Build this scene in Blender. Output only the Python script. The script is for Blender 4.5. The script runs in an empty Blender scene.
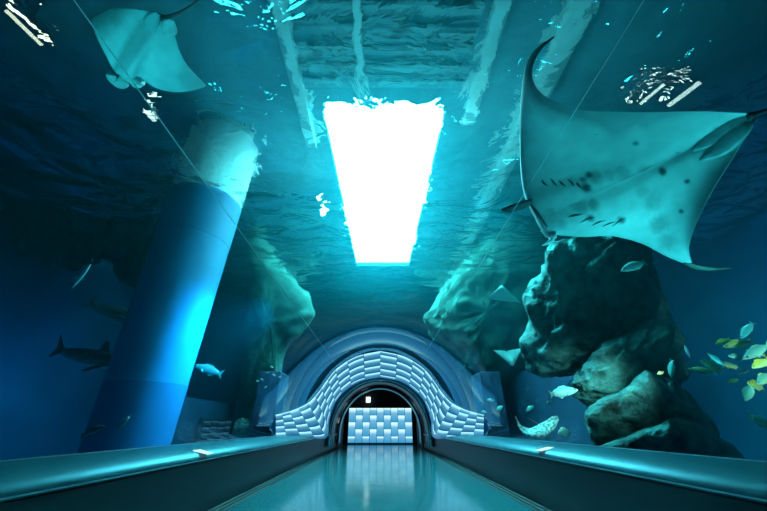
import bpy, bmesh, math, random
from mathutils import Vector, Matrix, noise
PI = math.pi
random.seed(7)
S = bpy.context.scene
COL = S.collection

# ------------------------------------------------------------------ camera
FPX, CX, CY = 312.0, 383.5, 255.5
PITCH, YAW = math.radians(28.65), math.radians(-0.55)
EYE = Vector((0, 0, 1.5))
cam = bpy.data.objects.new('camera', bpy.data.cameras.new('camera'))
COL.objects.link(cam)
cam.location = EYE
cam.rotation_euler = (PI/2 + PITCH, 0, YAW)
cam.data.sensor_width = 36
cam.data.lens = FPX/767*36
cam.data.clip_start = 0.05
cam.data.clip_end = 300
S.camera = cam
_R = Matrix.Rotation(YAW, 3, 'Z') @ Matrix.Rotation(PI/2 + PITCH, 3, 'X')

def ray(px, py):                       # direction of unit depth along the optical axis
    return _R @ Vector(((px-CX)/FPX, (CY-py)/FPX, -1))
def P(px, py, t):
    return EYE + ray(px, py)*t
ARC_C, ARC_R = 1.3, 4.3
def arch_t(px, py):                    # where the line of sight leaves the acrylic tunnel
    d = ray(px, py)
    a = d.x*d.x + d.z*d.z
    b = 2*d.z*(EYE.z-ARC_C)
    c = (EYE.z-ARC_C)**2 - ARC_R**2
    return (-b + math.sqrt(b*b-4*a*c))/(2*a)

# ------------------------------------------------------------------ object helpers
def tag(o, label=None, cat=None, group=None, kind=None):
    if label: o['label'] = label
    if cat: o['category'] = cat
    if group: o['group'] = group
    if kind: o['kind'] = kind
    return o
def link(name, me, mat=None, parent=None):
    o = bpy.data.objects.new(name, me)
    COL.objects.link(o)
    if mat is not None: me.materials.append(mat)
    if parent is not None: o.parent = parent
    return o
def from_bm(name, bm, mat=None, parent=None, smooth=True, recalc=True):
    if recalc: bmesh.ops.recalc_face_normals(bm, faces=bm.faces[:])
    me = bpy.data.meshes.new(name)
    bm.to_mesh(me); bm.free()
    if smooth:
        for p in me.polygons: p.use_smooth = True
    return link(name, me, mat, parent)
def empty(name, loc=(0,0,0), label=None, cat=None, group=None):
    o = bpy.data.objects.new(name, None)
    COL.objects.link(o); o.location = loc; o.empty_display_size = .2
    return tag(o, label, cat, group)
def bm_box(bm, x0, x1, y0, y1, z0, z1):
    vs = [bm.verts.new((x, y, z)) for x in (x0, x1) for y in (y0, y1) for z in (z0, z1)]
    for f in ((0,1,3,2),(4,6,7,5),(0,4,5,1),(2,3,7,6),(0,2,6,4),(1,5,7,3)):
        bm.faces.new([vs[i] for i in f])
    return vs
def bm_bevel(bm, w, seg=2):
    bmesh.ops.bevel(bm, geom=bm.edges[:], offset=w, segments=seg, affect='EDGES', profile=.5)
def box(name, x0, x1, y0, y1, z0, z1, mat, parent=None, bevel=0):
    bm = bmesh.new(); bm_box(bm, x0, x1, y0, y1, z0, z1)
    if bevel: bmesh.ops.recalc_face_normals(bm, faces=bm.faces[:]); bm_bevel(bm, bevel)
    return from_bm(name, bm, mat, parent, smooth=False)
def bm_prism(bm, prof, y0, y1):        # closed (x, z) outline swept along y, capped
    a = [bm.verts.new((x, y0, z)) for x, z in prof]
    b = [bm.verts.new((x, y1, z)) for x, z in prof]
    n = len(prof)
    for i in range(n): bm.faces.new((a[i], a[(i+1) % n], b[(i+1) % n], b[i]))
    bm.faces.new(a[::-1]); bm.faces.new(b)
def bm_tube(bm, pts, rad, seg=8, flat=1.0, flat_axis=None):
    rings = []
    n = len(pts)
    for i, p in enumerate(pts):
        p = Vector(p)
        t = (Vector(pts[min(i+1, n-1)]) - Vector(pts[max(i-1, 0)])).normalized()
        ref = flat_axis if flat_axis is not None else (Vector((0,0,1)) if abs(t.z) < .9 else Vector((1,0,0)))
        u = (ref - t*ref.dot(t)).normalized(); v = t.cross(u)
        r = rad[i] if isinstance(rad, (list, tuple)) else rad
        rings.append([bm.verts.new(p + (u*math.cos(2*PI*k/seg)*flat + v*math.sin(2*PI*k/seg))*r) for k in range(seg)])
    for A, B in zip(rings, rings[1:]):
        for k in range(seg): bm.faces.new((A[k], A[(k+1) % seg], B[(k+1) % seg], B[k]))
    bm.faces.new(rings[0][::-1]); bm.faces.new(rings[-1])
def lerp(a, b, t): return a + (b-a)*t
def curve_at(pts, u):                  # Catmull-Rom through pts, u in 0..1, tuples of any size
    n = len(pts)-1
    x = max(0, min(.99999, u))*n
    i = int(x); f = x-i
    p0, p1, p2, p3 = pts[max(i-1, 0)], pts[i], pts[i+1], pts[min(i+2, n)]
    return [0.5*((2*b)+(-a+c)*f+(2*a-5*b+4*c-d)*f*f+(-a+3*b-3*c+d)*f**3) for a, b, c, d in zip(p0, p1, p2, p3)]

# ------------------------------------------------------------------ materials
def new_mat(name):
    m = bpy.data.materials.new(name); m.use_nodes = True
    nt = m.node_tree; nt.nodes.clear()
    out = nt.nodes.new('ShaderNodeOutputMaterial')
    return m, nt, out
def nd(nt, typ, **kw):
    n = nt.nodes.new(typ)
    for k, v in kw.items():
        if k in n.inputs: n.inputs[k].default_value = v
        else: setattr(n, k, v)
    return n
def principled(name, col, rough=.5, metal=0, spec=.5, var=.0, scale=4, bump=0, bscale=30, coat=0, attr=None, sub=0, stretch=(1,1,1)):
    m, nt, out = new_mat(name)
    b = nd(nt, 'ShaderNodeBsdfPrincipled')
    b.inputs['Base Color'].default_value = (*col, 1)
    b.inputs['Roughness'].default_value = rough
    b.inputs['Metallic'].default_value = metal
    b.inputs['Specular IOR Level'].default_value = spec
    b.inputs['Coat Weight'].default_value = coat
    nt.links.new(b.outputs[0], out.inputs[0])
    tc = nd(nt, 'ShaderNodeTexCoord'); mp = nd(nt, 'ShaderNodeMapping'); mp.inputs['Scale'].default_value = stretch
    nt.links.new(tc.outputs['Object'], mp.inputs[0])
    src = None
    if attr:
        a = nd(nt, 'ShaderNodeVertexColor', layer_name=attr); src = a.outputs[0]
    if var:
        n = nd(nt, 'ShaderNodeTexNoise', Scale=scale, Detail=6); nt.links.new(mp.outputs[0], n.inputs['Vector'])
        r = nd(nt, 'ShaderNodeMapRange'); r.inputs['From Min'].default_value = .3; r.inputs['From Max'].default_value = .7
        r.inputs['To Min'].default_value = 1-var; r.inputs['To Max'].default_value = 1+var
        nt.links.new(n.outputs[0], r.inputs[0])
        mx = nd(nt, 'ShaderNodeMix', data_type='RGBA', blend_type='MULTIPLY'); mx.inputs[0].default_value = 1
        if src: nt.links.new(src, mx.inputs[6])
        else: mx.inputs[6].default_value = (*col, 1)
        nt.links.new(r.outputs[0], mx.inputs[7]); src = mx.outputs[2]
    if src: nt.links.new(src, b.inputs['Base Color'])
    if bump:
        n = nd(nt, 'ShaderNodeTexNoise', Scale=bscale, Detail=8); nt.links.new(mp.outputs[0], n.inputs['Vector'])
        bp = nd(nt, 'ShaderNodeBump', Strength=bump, Distance=.1); nt.links.new(n.outputs[0], bp.inputs['Height'])
        nt.links.new(bp.outputs[0], b.inputs['Normal'])
    return m
def emission(name, col, strength):
    m, nt, out = new_mat(name)
    e = nd(nt, 'ShaderNodeEmission', Strength=strength); e.inputs[0].default_value = (*col, 1)
    nt.links.new(e.outputs[0], out.inputs[0])
    return m

M = {}
M['tank_paint'] = principled('tank_blue_paint', (.012,.09,.20), .8, var=.35, scale=.35, bump=.2, bscale=3)
M['dark_paint'] = principled('dark_blue_paint', (.006,.03,.075), .8, var=.3, scale=.8)
M['pillar'] = principled('pillar_blue_paint', (.03,.26,.48), .6, var=.12, scale=.8, bump=.08, bscale=3)
M['pillar_top'] = principled('pillar_pale_lit', (.45,.62,.58), .6, var=.15, scale=1.2)  # paler than the shaft: brighter light above the water put into the colour
M['concrete'] = principled('hall_concrete', (.03,.17,.21), .8, var=.35, scale=.7, bump=.2, bscale=4)
M['beam'] = principled('beam_paint', (.35,.6,.6), .6, var=.2, scale=1)
M['louvre'] = principled('louvre_paint', (.10,.30,.33), .7)
M['black'] = principled('matt_black', (.006,.008,.012), .7)
M['rail_face'] = principled('rail_face_black', (.003,.010,.017), .38, spec=.35, var=.2, scale=2)
M['rail_top'] = principled('rail_top_dark_metal', (.009,.065,.09), .44, metal=.4, spec=.4, bump=.02, bscale=3, stretch=(1,.15,1))
M['trim'] = principled('brushed_trim', (.35,.5,.55), .3, metal=.8)
M['seam'] = principled('acrylic_seam', (.5,.75,.78), .4)
M['rock'] = principled('rock', (.06,.135,.125), .9, var=.9, scale=2.6, bump=1.0, bscale=6)
M['coral'] = principled('coral', (.35,.5,.35), .9, var=.6, scale=9, bump=.8, bscale=14)

def floor_mat():
    m, nt, out = new_mat('polished_floor_tiles')
    b = nd(nt, 'ShaderNodeBsdfPrincipled'); b.inputs['Specular IOR Level'].default_value = .7
    tc = nd(nt, 'ShaderNodeTexCoord')
    br = nd(nt, 'ShaderNodeTexBrick', Scale=1, offset=0, offset_frequency=1)
    br.inputs['Mortar Size'].default_value = .006
    br.inputs['Brick Width'].default_value = 1.55; br.inputs['Row Height'].default_value = 1.2
    br.inputs['Color1'].default_value = (.022,.15,.175,1); br.inputs['Color2'].default_value = (.028,.165,.19,1); br.inputs['Mortar'].default_value = (.01,.08,.10,1)
    nt.links.new(tc.outputs['Object'], br.inputs['Vector']); nt.links.new(br.outputs[0], b.inputs['Base Color'])
    n = nd(nt, 'ShaderNodeTexNoise', Scale=1.5, Detail=5); nt.links.new(tc.outputs['Object'], n.inputs['Vector'])
    r = nd(nt, 'ShaderNodeMapRange'); r.inputs['To Min'].default_value = .07; r.inputs['To Max'].default_value = .20
    nt.links.new(n.outputs[0], r.inputs[0]); nt.links.new(r.outputs[0], b.inputs['Roughness'])
    n2 = nd(nt, 'ShaderNodeTexNoise', Scale=2.2, Detail=2); nt.links.new(tc.outputs['Object'], n2.inputs['Vector'])
    bp = nd(nt, 'ShaderNodeBump', Strength=.05, Distance=.05); nt.links.new(n2.outputs[0], bp.inputs['Height'])
    nt.links.new(bp.outputs[0], b.inputs['Normal'])
    nt.links.new(b.outputs[0], out.inputs[0])
    return m
M['floor'] = floor_mat()

def water_volume_mat():
    m, nt, out = new_mat('water_body')
    s = nd(nt, 'ShaderNodeVolumeScatter', Density=.030); s.inputs[0].default_value = (.01,.66,.80,1); s.inputs['Anisotropy'].default_value = .78
    a = nd(nt, 'ShaderNodeVolumeAbsorption', Density=.07); a.inputs[0].default_value = (.01,.74,.84,1)
    ad = nd(nt, 'ShaderNodeAddShader')
    nt.links.new(s.outputs[0], ad.inputs[0]); nt.links.new(a.outputs[0], ad.inputs[1]); nt.links.new(ad.outputs[0], out.inputs['Volume'])
    return m
M['water'] = water_volume_mat()

def water_surface_mat():
    m, nt, out = new_mat('rippled_water_surface')
    tc = nd(nt, 'ShaderNodeTexCoord')
    def bumpn(scale, strength, dist, stretch):
        mp = nd(nt, 'ShaderNodeMapping'); mp.inputs['Scale'].default_value = stretch
        nt.links.new(tc.outputs['Object'], mp.inputs[0])
        n = nd(nt, 'ShaderNodeTexNoise', Scale=scale, Detail=4, Distortion=1.0, Roughness=.42)
        nt.links.new(mp.outputs[0], n.inputs['Vector'])
        bp = nd(nt, 'ShaderNodeBump', Strength=strength, Distance=dist); nt.links.new(n.outputs[0], bp.inputs['Height'])
        return bp
    b1 = bumpn(.6, 1, 1.15, (1,1.6,1)); b2 = bumpn(.45, 1, .5, (1,1.5,1))
    tr = nd(nt, 'ShaderNodeBsdfTransparent'); tr.inputs[0].default_value = (.86,.97,.98,1)
    rf = nd(nt, 'ShaderNodeBsdfRefraction', IOR=1.06, Roughness=0.0); rf.inputs[0].default_value = (.8,.97,.98,1)
    gl = nd(nt, 'ShaderNodeBsdfGlossy', Roughness=.02); gl.inputs[0].default_value = (.85,.97,1,1)
    nt.links.new(b1.outputs[0], rf.inputs['Normal']); nt.links.new(b2.outputs[0], gl.inputs['Normal'])
    mx = nd(nt, 'ShaderNodeMixShader'); mx.inputs[0].default_value = .3
    nt.links.new(rf.outputs[0], mx.inputs[1]); nt.links.new(tr.outputs[0], mx.inputs[2])
    lw = nd(nt, 'ShaderNodeLayerWeight', Blend=.5)
    r = nd(nt, 'ShaderNodeMapRange'); r.inputs['From Min'].default_value = .25; r.inputs['From Max'].default_value = .85
    r.inputs['To Min'].default_value = .12; r.inputs['To Max'].default_value = .75
    nt.links.new(lw.outputs['Facing'], r.inputs[0])
    m2 = nd(nt, 'ShaderNodeMixShader')
    nt.links.new(r.outputs[0], m2.inputs[0]); nt.links.new(mx.outputs[0], m2.inputs[1]); nt.links.new(gl.outputs[0], m2.inputs[2])
    nt.links.new(m2.outputs[0], out.inputs[0])
    return m
M['surface'] = water_surface_mat()

def acrylic_clear():
    m, nt, out = new_mat('clear_acrylic')
    t = nd(nt, 'ShaderNodeBsdfTransparent'); t.inputs[0].default_value = (.96,.985,.985,1)
    nt.links.new(t.outputs[0], out.inputs[0])
    return m
def acrylic_gloss():
    m, nt, out = new_mat('shiny_acrylic')
    t = nd(nt, 'ShaderNodeBsdfTransparent'); t.inputs[0].default_value = (.96,.985,.985,1)
    g = nd(nt, 'ShaderNodeBsdfGlossy', Roughness=.04); g.inputs[0].default_value = (.35,.8,1,1)
    lw = nd(nt, 'ShaderNodeLayerWeight', Blend=.5)
    pw = nd(nt, 'ShaderNodeMath', operation='POWER'); pw.inputs[1].default_value = 6.0
    ma = nd(nt, 'ShaderNodeMath', operation='MULTIPLY_ADD'); ma.inputs[1].default_value = 2.0; ma.inputs[2].default_value = .02; ma.use_clamp = True
    nt.links.new(lw.outputs['Facing'], pw.inputs[0]); nt.links.new(pw.outputs[0], ma.inputs[0])
    mx = nd(nt, 'ShaderNodeMixShader'); nt.links.new(ma.outputs[0], mx.inputs[0])
    nt.links.new(t.outputs[0], mx.inputs[1]); nt.links.new(g.outputs[0], mx.inputs[2]); nt.links.new(mx.outputs[0], out.inputs[0])
    return m
M['acrylic'] = acrylic_clear(); M['acrylic_gloss'] = acrylic_gloss()

def panel_mat(name, lo, hi, strength, gloss=.3):
    """edge-lit panel: brightest along one edge (V = 1), fading across the panel"""
    m, nt, out = new_mat(name)
    uv = nd(nt, 'ShaderNodeUVMap', uv_map='UVMap')
    sp = nd(nt, 'ShaderNodeSeparateXYZ'); nt.links.new(uv.outputs[0], sp.inputs[0])
    cr = nd(nt, 'ShaderNodeValToRGB')
    e = cr.color_ramp.elements
    e[0].position = 0; e[0].color = (*lo, 1)
    e[1].position = 1; e[1].color = (*hi, 1)
    mid = e.new(.62); mid.color = tuple(l + (h-l)*.16 for l, h in zip(lo, hi)) + (1,)
    nt.links.new(sp.outputs[1], cr.inputs[0])
    em = nd(nt, 'ShaderNodeEmission', Strength=strength); nt.links.new(cr.outputs[0], em.inputs[0])
    g = nd(nt, 'ShaderNodeBsdfGlossy', Roughness=.12); g.inputs[0].default_value = (gloss*.8, gloss, gloss, 1)
    ad = nd(nt, 'ShaderNodeAddShader'); nt.links.new(em.outputs[0], ad.inputs[0]); nt.links.new(g.outputs[0], ad.inputs[1])
    nt.links.new(ad.outputs[0], out.inputs[0])
    return m
M['screen_panel'] = panel_mat('screen_panel_light', (.03,.32,.62), (.85,1.3,1.3), 1.0, .05)
M['lining_panel'] = panel_mat('lining_panel_light', (.002,.12,.32), (.60,1.5,1.75), .9, .25)
M['dim_reflection'] = panel_mat('dim_reflection_light', (.002,.02,.05), (.06,.22,.30), .8, .05)  # glow that stands in for a reflection of the light panels
M['sky'] = emission('daylight_sky', (.20,.93,1.0), 82)
M['lamp'] = emission('flood_lamp', (.80,1,.90), 4)
M['lamp_warm'] = emission('warm_lamp', (1,.88,.66), 5)
M['plaque'] = emission('backlit_plaque', (.55,.95,1), 1.1)
M['sign'] = emission('lit_sign', (.75,1,.98), 1.6)

# ------------------------------------------------------------------ corridor
FW, WALL = 3.1, 3.52
LEDGE = [(3.36,.905)] + [(3.36+.78*(1-math.cos(a_*PI/2/10)), .93+.228*math.sin(a_*PI/2/10)**.9) for a_ in range(11)] + [(4.16,1.158)]
Y0, YP, YA, YE = -5.0, 14.5, 24.0, 29.5        # back, portal, inner arch, arch end
YS = 34.0                                      # light wall at the far end
tag(box('floor', -FW, FW, Y0, YS+1.6, -.12, 0, M['floor']), 'polished teal tiled floor of the tunnel walkway', 'floor', kind='structure')
for s, side in ((-1,'left'), (1,'right')):
    bm = bmesh.new()
    a, b = sorted((s*FW, s*WALL))
    bm_box(bm, a, b, Y0, YE, -.12, -.03)
    for k in range(3):
        x = lerp(a, b, (k+.5)/3); bm_box(bm, x-.035, x+.035, Y0, YE, -.03, -.004)
    tag(from_bm('trim_%d' % (1 if s < 0 else 2), bm, M['black'], smooth=False), 'black slotted gutter along the %s floor edge' % side, 'gutter', kind='structure')
    # parapet wall with a sloping ledge on top
    bm = bmesh.new()
    bm_prism(bm, [(s*WALL,-.12),(s*4.12,-.12),(s*4.12,1.06),(s*WALL,.86)], Y0, YE)
    tag(from_bm('wall_%s' % side, bm, M['rail_face'], smooth=False), 'dark low parapet wall along the %s of the walkway' % side, 'wall', kind='structure')
    led = empty('ledge_rail', (s*3.75, Y0, 1.0), 'dark metal sloping ledge on the parapet %s' % ('under the blue pillar' if s < 0 else 'under the big manta ray and the rocks'), 'ledge', 'sloping ledges on the parapets')
    off = Vector((s*3.75, Y0, 1.0))
    prof = [(s*x_, z_) for x_, z_ in LEDGE] + [(s*4.16,1.06),(s*3.52,.88)]
    bm = bmesh.new(); bm_prism(bm, [(x-off.x, z-off.z) for x, z in prof], 0, YE-Y0)
    lt = from_bm('ledge_top', bm, M['rail_top'], led)
    for p in lt.data.polygons: p.use_smooth = len(p.vertices) == 4 and abs(p.normal.y) < .5 and p.normal.z > .05
    for xx, zz in ((3.352,.93),(4.15,1.163)):
        bm = bmesh.new(); bm_prism(bm, [(s*xx-.006-off.x, zz-.007-off.z),(s*xx+.006-off.x, zz-.007-off.z),(s*xx+.006-off.x, zz+.007-off.z),(s*xx-.006-off.x, zz+.007-off.z)], 0, YE-Y0)
        from_bm('edge_trim', bm, M['trim'], led, smooth=False)

def ledge_point(px, py, s):            # where a line of sight meets the ledge top
    d = ray(px, py)
    # plane through (3.4,.975) and (4.12,1.15)
    k = .20
    # z = .975 + k*(s*x-3.4)
    t = (1.085 - k*3.6 - EYE.z)/(d.z - k*s*d.x)
    return EYE + d*t
for s, (px, py), w in ((-1,(203,452.5),'near the blue pillar'), (1,(545,449.5),'near the spotted ray')):
    p = ledge_point(px, py, s)
    k = math.atan(.20)
    bm = bmesh.new(); bm_box(bm, -.15, .15, -.14, .14, 0, .012)
    bmesh.ops.recalc_face_normals(bm, faces=bm.faces[:]); bm_bevel(bm, .004, 1)
    o = from_bm('info_plaque', bm, M['plaque'], smooth=False)
    o.location = p + Vector((0,0,.006)); o.rotation_euler = (0, -s*k, 0)
    tag(o, 'small glowing white plaque lying on the ledge %s' % w, 'plaque', 'plaques on the ledges')

# acrylic vault
def arch_pts(a0, a1, n, r=ARC_R):
    return [(r*math.cos(lerp(a0, a1, i/n)), ARC_C + r*math.sin(lerp(a0, a1, i/n))) for i in range(n+1)]
def vault(name, y0, y1, mat, label):
    bm = bmesh.new()
    pr = [(ARC_R*.968, 1.15)] + arch_pts(.03, PI-.03, 64) + [(-ARC_R*.968, 1.15)]
    pr[0] = (4.14, 1.12); pr[-1] = (-4.14, 1.12)
    A = [bm.verts.new((x, y0, z)) for x, z in pr]; B = [bm.verts.new((x, y1, z)) for x, z in pr]
    for i in range(len(pr)-1): bm.faces.new((A[i], A[i+1], B[i+1], B[i]))
    return tag(from_bm(name, bm, mat), label, 'acrylic vault', kind='structure')
vault('window_1', Y0, 7.6, M['acrylic'], 'clear acrylic vault of the near tunnel under the water')
vault('window_2', 7.6, 21.2, M['acrylic_gloss'], 'shiny acrylic vault in front of the glowing portal')
SEAM = math.radians(52)
for k, s in ((3,-1), (4,1)):
    bm = bmesh.new(); SEAM = math.radians(52.2 if s < 0 else 56.5)
    c, n = Vector((s*math.cos(SEAM), 0, math.sin(SEAM))), Vector((-math.sin(SEAM)*s, 0, math.cos(SEAM)))
    q = [c*(ARC_R+a) + n*b for a, b in ((-.012,-.005),(-.012,.005),(.01,.005),(.01,-.005))]
    bm_prism(bm, [(v.x, v.z+ARC_C) for v in q], Y0, 19.0)
    tag(from_bm('trim_%d' % k, bm, M['seam'], smooth=False), 'thin pale joint line of the acrylic vault on the %s' % ('left' if s < 0 else 'right'), 'joint line', kind='structure')

# ------------------------------------------------------------------ glowing portal
def at_depth(px, py, y):               # (x, z) where a line of sight crosses the plane at y
    d = ray(px, py); t = y/d.y
    return (d.x*t, EYE.z + d.z*t)
bell_px = [(275.8,414.8),(285,412.5),(296,409),(309,402),(318.5,392),(327,380),(338,367.5),(357,356.2),(380,351)]
inn_px = [(275.8,439),(292,439),(312,439),(327,437),(329,420),(335,404),(344,392.5),(359,382.5),(380,378)]
inn_y = [14.3,15.5,18,21,22.8,24,24,24,24]
def mirror(u, f):
    v = u if u <= .5 else 1-u
    x, y, z = f(v*2)
    x = min(x, 0)
    return Vector((x if u <= .5 else -x, y, z))
def on_vault(px, py):
    p = P(px, py, arch_t(px, py)*.994); return (-abs(p.x), p.y, p.z)
_bh = [on_vault(*q) for q in bell_px]; _bh[-1] = (0, _bh[-1][1], _bh[-1][2])
_ih = [(-abs(p[0]), yy, p[1]) for p, yy in ((at_depth(x, y, yy), yy) for (x, y), yy in zip(inn_px, inn_y))]
_ih[-1] = (0, YA, _ih[-1][2])
def bell(u):
    q = mirror(u, lambda w: curve_at(_bh, w)); return (q.x, q.z)
def lining(u, v):                      # v 0 at the portal, 1 at the inner arch
    return mirror(u, lambda w: curve_at(_bh, w)).lerp(mirror(u, lambda w: curve_at(_ih, w)), v)
AR, ARZ = 3.5, 3.5
portal = empty('portal_lining', (0, YP, 0), 'glowing blue bell-mouthed vault lining of staggered light panels', 'light lining')
bm = bmesh.new(); NU, NV = 96, 16
grid = [[bm.verts.new(lining(i/NU, j/NV) + Vector((0,-YP+.22,.0))) for j in range(NV+1)] for i in range(NU+1)]
for i in range(NU):
    for j in range(NV): bm.faces.new((grid[i][j], grid[i+1][j], grid[i+1][j+1], grid[i][j+1]))
M['lining_back'] = emission('lining_glow', (.002,.10,.22), 1.0)
from_bm('backing', bm, M['lining_back'], portal)
def uv_quadgrid(name, f, nu, nv, mat, parent):
    """a patch f(s,t), s,t in 0..1, with UVs s,t"""
    bm = bmesh.new(); uvl = bm.loops.layers.uv.new('UVMap')
    g = [[bm.verts.new(f(i/nu, j/nv)) for j in range(nv+1)] for i in range(nu+1)]
    for i in range(nu):
        for j in range(nv):
            fc = bm.faces.new((g[i][j], g[i+1][j], g[i+1][j+1], g[i][j+1]))
            for lp, (a, b) in zip(fc.loops, ((i,j),(i+1,j),(i+1,j+1),(i,j+1))): lp[uvl].uv = (a/nu, b/nv)
    return from_bm(name, bm, mat, parent, recalc=False)
ROWS, COLS = 4, 22
for c in range(COLS):
    cuts = [0, .25, .5, .75, 1] if c % 2 == 0 else [0, .125, .375, .625, .875, 1]
    u0, u1 = c/COLS, (c+1)/COLS
    gu = .012*(u1-u0)
    for v0, v1 in zip(cuts, cuts[1:]):
        off = Vector((0, -YP, 0))
        uv_quadgrid('light_panel', lambda s_, t_: lining(lerp(u0+gu, u1-gu, s_), lerp(v1-.004, v0+.004, t_)) + off, 6, 5, M['lining_panel'], portal)
# portal wall around the bell, out to the acrylic
bm = bmesh.new()
N = 72
A = []; B = []; A2 = []
for i in range(N+1):
    a_ = PI*(1-i/N); c_, s_ = math.cos(a_), math.sin(a_)
    A.append(bm.verts.new((4.36*c_, 24.1, ARC_C+4.36*s_))); A2.append(bm.verts.new((4.36*c_, 24.4, ARC_C+4.36*s_)))
    B.append(bm.verts.new((3.5*c_, 24.1, 1.05+3.5*s_)))
for i in range(N):
    bm.faces.new((A[i], A[i+1], B[i+1], B[i])); bm.faces.new((A[i], A2[i], A2[i+1], A[i+1]))
tag(from_bm('wall_back', bm, M['dark_paint'], smooth=False), 'dark blue end wall behind the glowing lining', 'wall', kind='structure')
# solid shell of the far tunnel and the piers beside the portal
bm = bmesh.new()
pr = [(4.36,-.2)] + arch_pts(0, PI, 48, 4.36) + [(-4.36,-.2)]
A = [bm.verts.new((x, 21.5, z)) for x, z in pr]; B = [bm.verts.new((x, YS+2, z)) for x, z in pr]
for i in range(len(pr)-1): bm.faces.new((A[i], A[i+1], B[i+1], B[i]))
tag(from_bm('ceiling_1', bm, M['dark_paint']), 'solid outer shell of the far tunnel', 'shell', kind='structure')
for s in (-1, 1):
    o = box('pier', -.45, .45, -.5, 1.0, -.2, 3.6, M['dark_paint'], bevel=.03)
    o.location = (s*4.82, YP+.5, 0)
    tag(o, 'dark blue pier beside the %s foot of the glowing portal' % ('left' if s < 0 else 'right'), 'pier', 'piers beside the portal')

# dark inner arch
arch = empty('inner_arch', (0, YA, 0), 'dark blue ribbed arch passage inside the glowing lining', 'arch')
def arch_band(name, r0, r1, y0, y1, mat, foot=.3):
    bm = bmesh.new()
    def pf(r, k): return [(-r, foot)] + [(r*math.cos(PI-PI*i/48), 1.05+r*(ARZ/AR)*math.sin(PI-PI*i/48)) for i in range(49)] + [(r, foot)]
    a, b = pf(r0, 0), pf(r1, 0)
    V = [[bm.verts.new((x, y-YA, z)) for x, z in q] for q, y in ((a,y0),(b,y0),(b,y1),(a,y1))]
    n = len(a)
    for k in range(4):
        L, K = V[k], V[(k+1) % 4]
        for i in range(n-1): bm.faces.new((L[i], L[i+1], K[i+1], K[i]))
    return from_bm(name, bm, mat, arch)
M['arch'] = principled('arch_dark_gloss', (.012,.05,.075), .3, spec=.6)
M['arch_line'] = principled('arch_teal_rim', (.10,.35,.38), .3, metal=.4)
arch_band('passage_wall', 3.46, 3.62, YA+.4, YE, M['arch'])
arch_band('outer_rim', 3.24, 3.54, YA-.1, YA+.4, M['arch'])
arch_band('rim_line', 3.32, 3.37, YA-.14, YA-.1, M['arch_line'])
arch_band('inner_rim', 3.22, 3.40, YE-.9, YE, M['arch'])
arch_band('inner_rim_line', 3.19, 3.23, YE-.94, YE-.9, emission('rim_glow', (.06,.35,.6), .7))

# far room with the light wall
bm = bmesh.new()
bm_box(bm, -4.3, 4.3, YS+.25, YS+.45, -.1, 5.4)
bm_box(bm, -4.3, -3.45, YE, YS+.25, -.1, 5.4); bm_box(bm, 3.45, 4.3, YE, YS+.25, -.1, 5.4)
bm_box(bm, -4.3, 4.3, YE, YS+.25, 5.0, 5.4)
tag(from_bm('wall_front', bm, M['black'], smooth=False), 'black walls of the room behind the inner arch', 'wall', kind='structure')
scr = empty('light_wall', (0, YS, 0), 'bright blue white wall of staggered light panels at the end of the walkway', 'light wall')
x0, z0 = at_depth(347.5, 443, YS); x1, z1 = at_depth(411.5, 408, YS)
z0 = max(z0, .1)
o = box('frame', x0-.12, x1+.12, .05, .2, z0-.1, z1+.08, M['black'], scr)
NC = 9
edges = [i/NC for i in range(NC+1)]
for c in range(NC):
    ph = .5 if c % 2 else 0
    cuts = [0] + [q for q in ((k+.45+ (.0 if c % 2 == 0 else .5))/2.5 for k in range(-1, 4)) if .06 < q < .97] + [1]
    for q0, q1 in zip(cuts, cuts[1:]):
        xa, xb = lerp(x0, x1, edges[c])+.018, lerp(x0, x1, edges[c+1])-.018
        za, zb = lerp(z0, z1, q0)+.01, lerp(z0, z1, q1)-.01
        uv_quadgrid('light_panel', lambda s_, t_: Vector((lerp(xa, xb, s_), .0 if c % 2 else .02, lerp(za, zb, t_))), 1, 4, M['screen_panel'], scr)
# small lit sign and wall lamp
def px_box(name, px, py, w, h, y, mat, label, cat, d=.08):
    x, z = at_depth(px, py, y); k = y*1.16/FPX*.87
    o = box(name, -w*k/2, w*k/2, -d/2, d/2, -h*k/2, h*k/2, mat, bevel=.01)
    o.location = (x, y, z)
    return tag(o, label, cat)
px_box('lit_sign', 368.3, 399.7, 4, 4.6, 33.9, M['sign'], 'small bright white lit sign high on the dark wall above the light wall', 'sign', d=.2)
px_box('wall_lamp', 340.3, 421, 1.5, 4, YE+.3, M['sign'], 'small upright lamp at the left edge of the inner arch', 'lamp')

# ------------------------------------------------------------------ tank and hall
ZW, ZC = 8.9, 12.0
TX, TYB, TYF = 15, -9, 36
bm = bmesh.new()
bm_box(bm, -TX-.4, -TX, TYB, TYF, -.6, ZC); tag(from_bm('wall_tank_left', bm, M['tank_paint'], smooth=False), 'deep blue tank wall beyond the pillar', 'tank wall', kind='structure')
bm = bmesh.new()
bm_box(bm, TX, TX+.4, TYB, TYF, -.6, ZC); tag(from_bm('wall_tank_right', bm, M['tank_paint'], smooth=False), 'deep blue tank wall beyond the rocks', 'tank wall', kind='structure')
bm = bmesh.new()
for a, b in ((-TX-.4, -4.4), (4.4, TX+.4)): bm_box(bm, a, b, TYF, TYF+.4, -.6, ZC)
bm_box(bm, -4.4, 4.4, TYF, TYF+.4, 5.4, ZC)
tag(from_bm('wall_tank_front', bm, M['tank_paint'], smooth=False), 'deep blue far wall of the tank', 'tank wall', kind='structure')
bm = bmesh.new(); bm_box(bm, -TX-.4, TX+.4, TYB-.4, TYB, -.6, ZC); tag(from_bm('wall_tank_back', bm, M['tank_paint'], smooth=False), 'tank wall behind the viewer', 'tank wall', kind='structure')
bm = bmesh.new()
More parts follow.
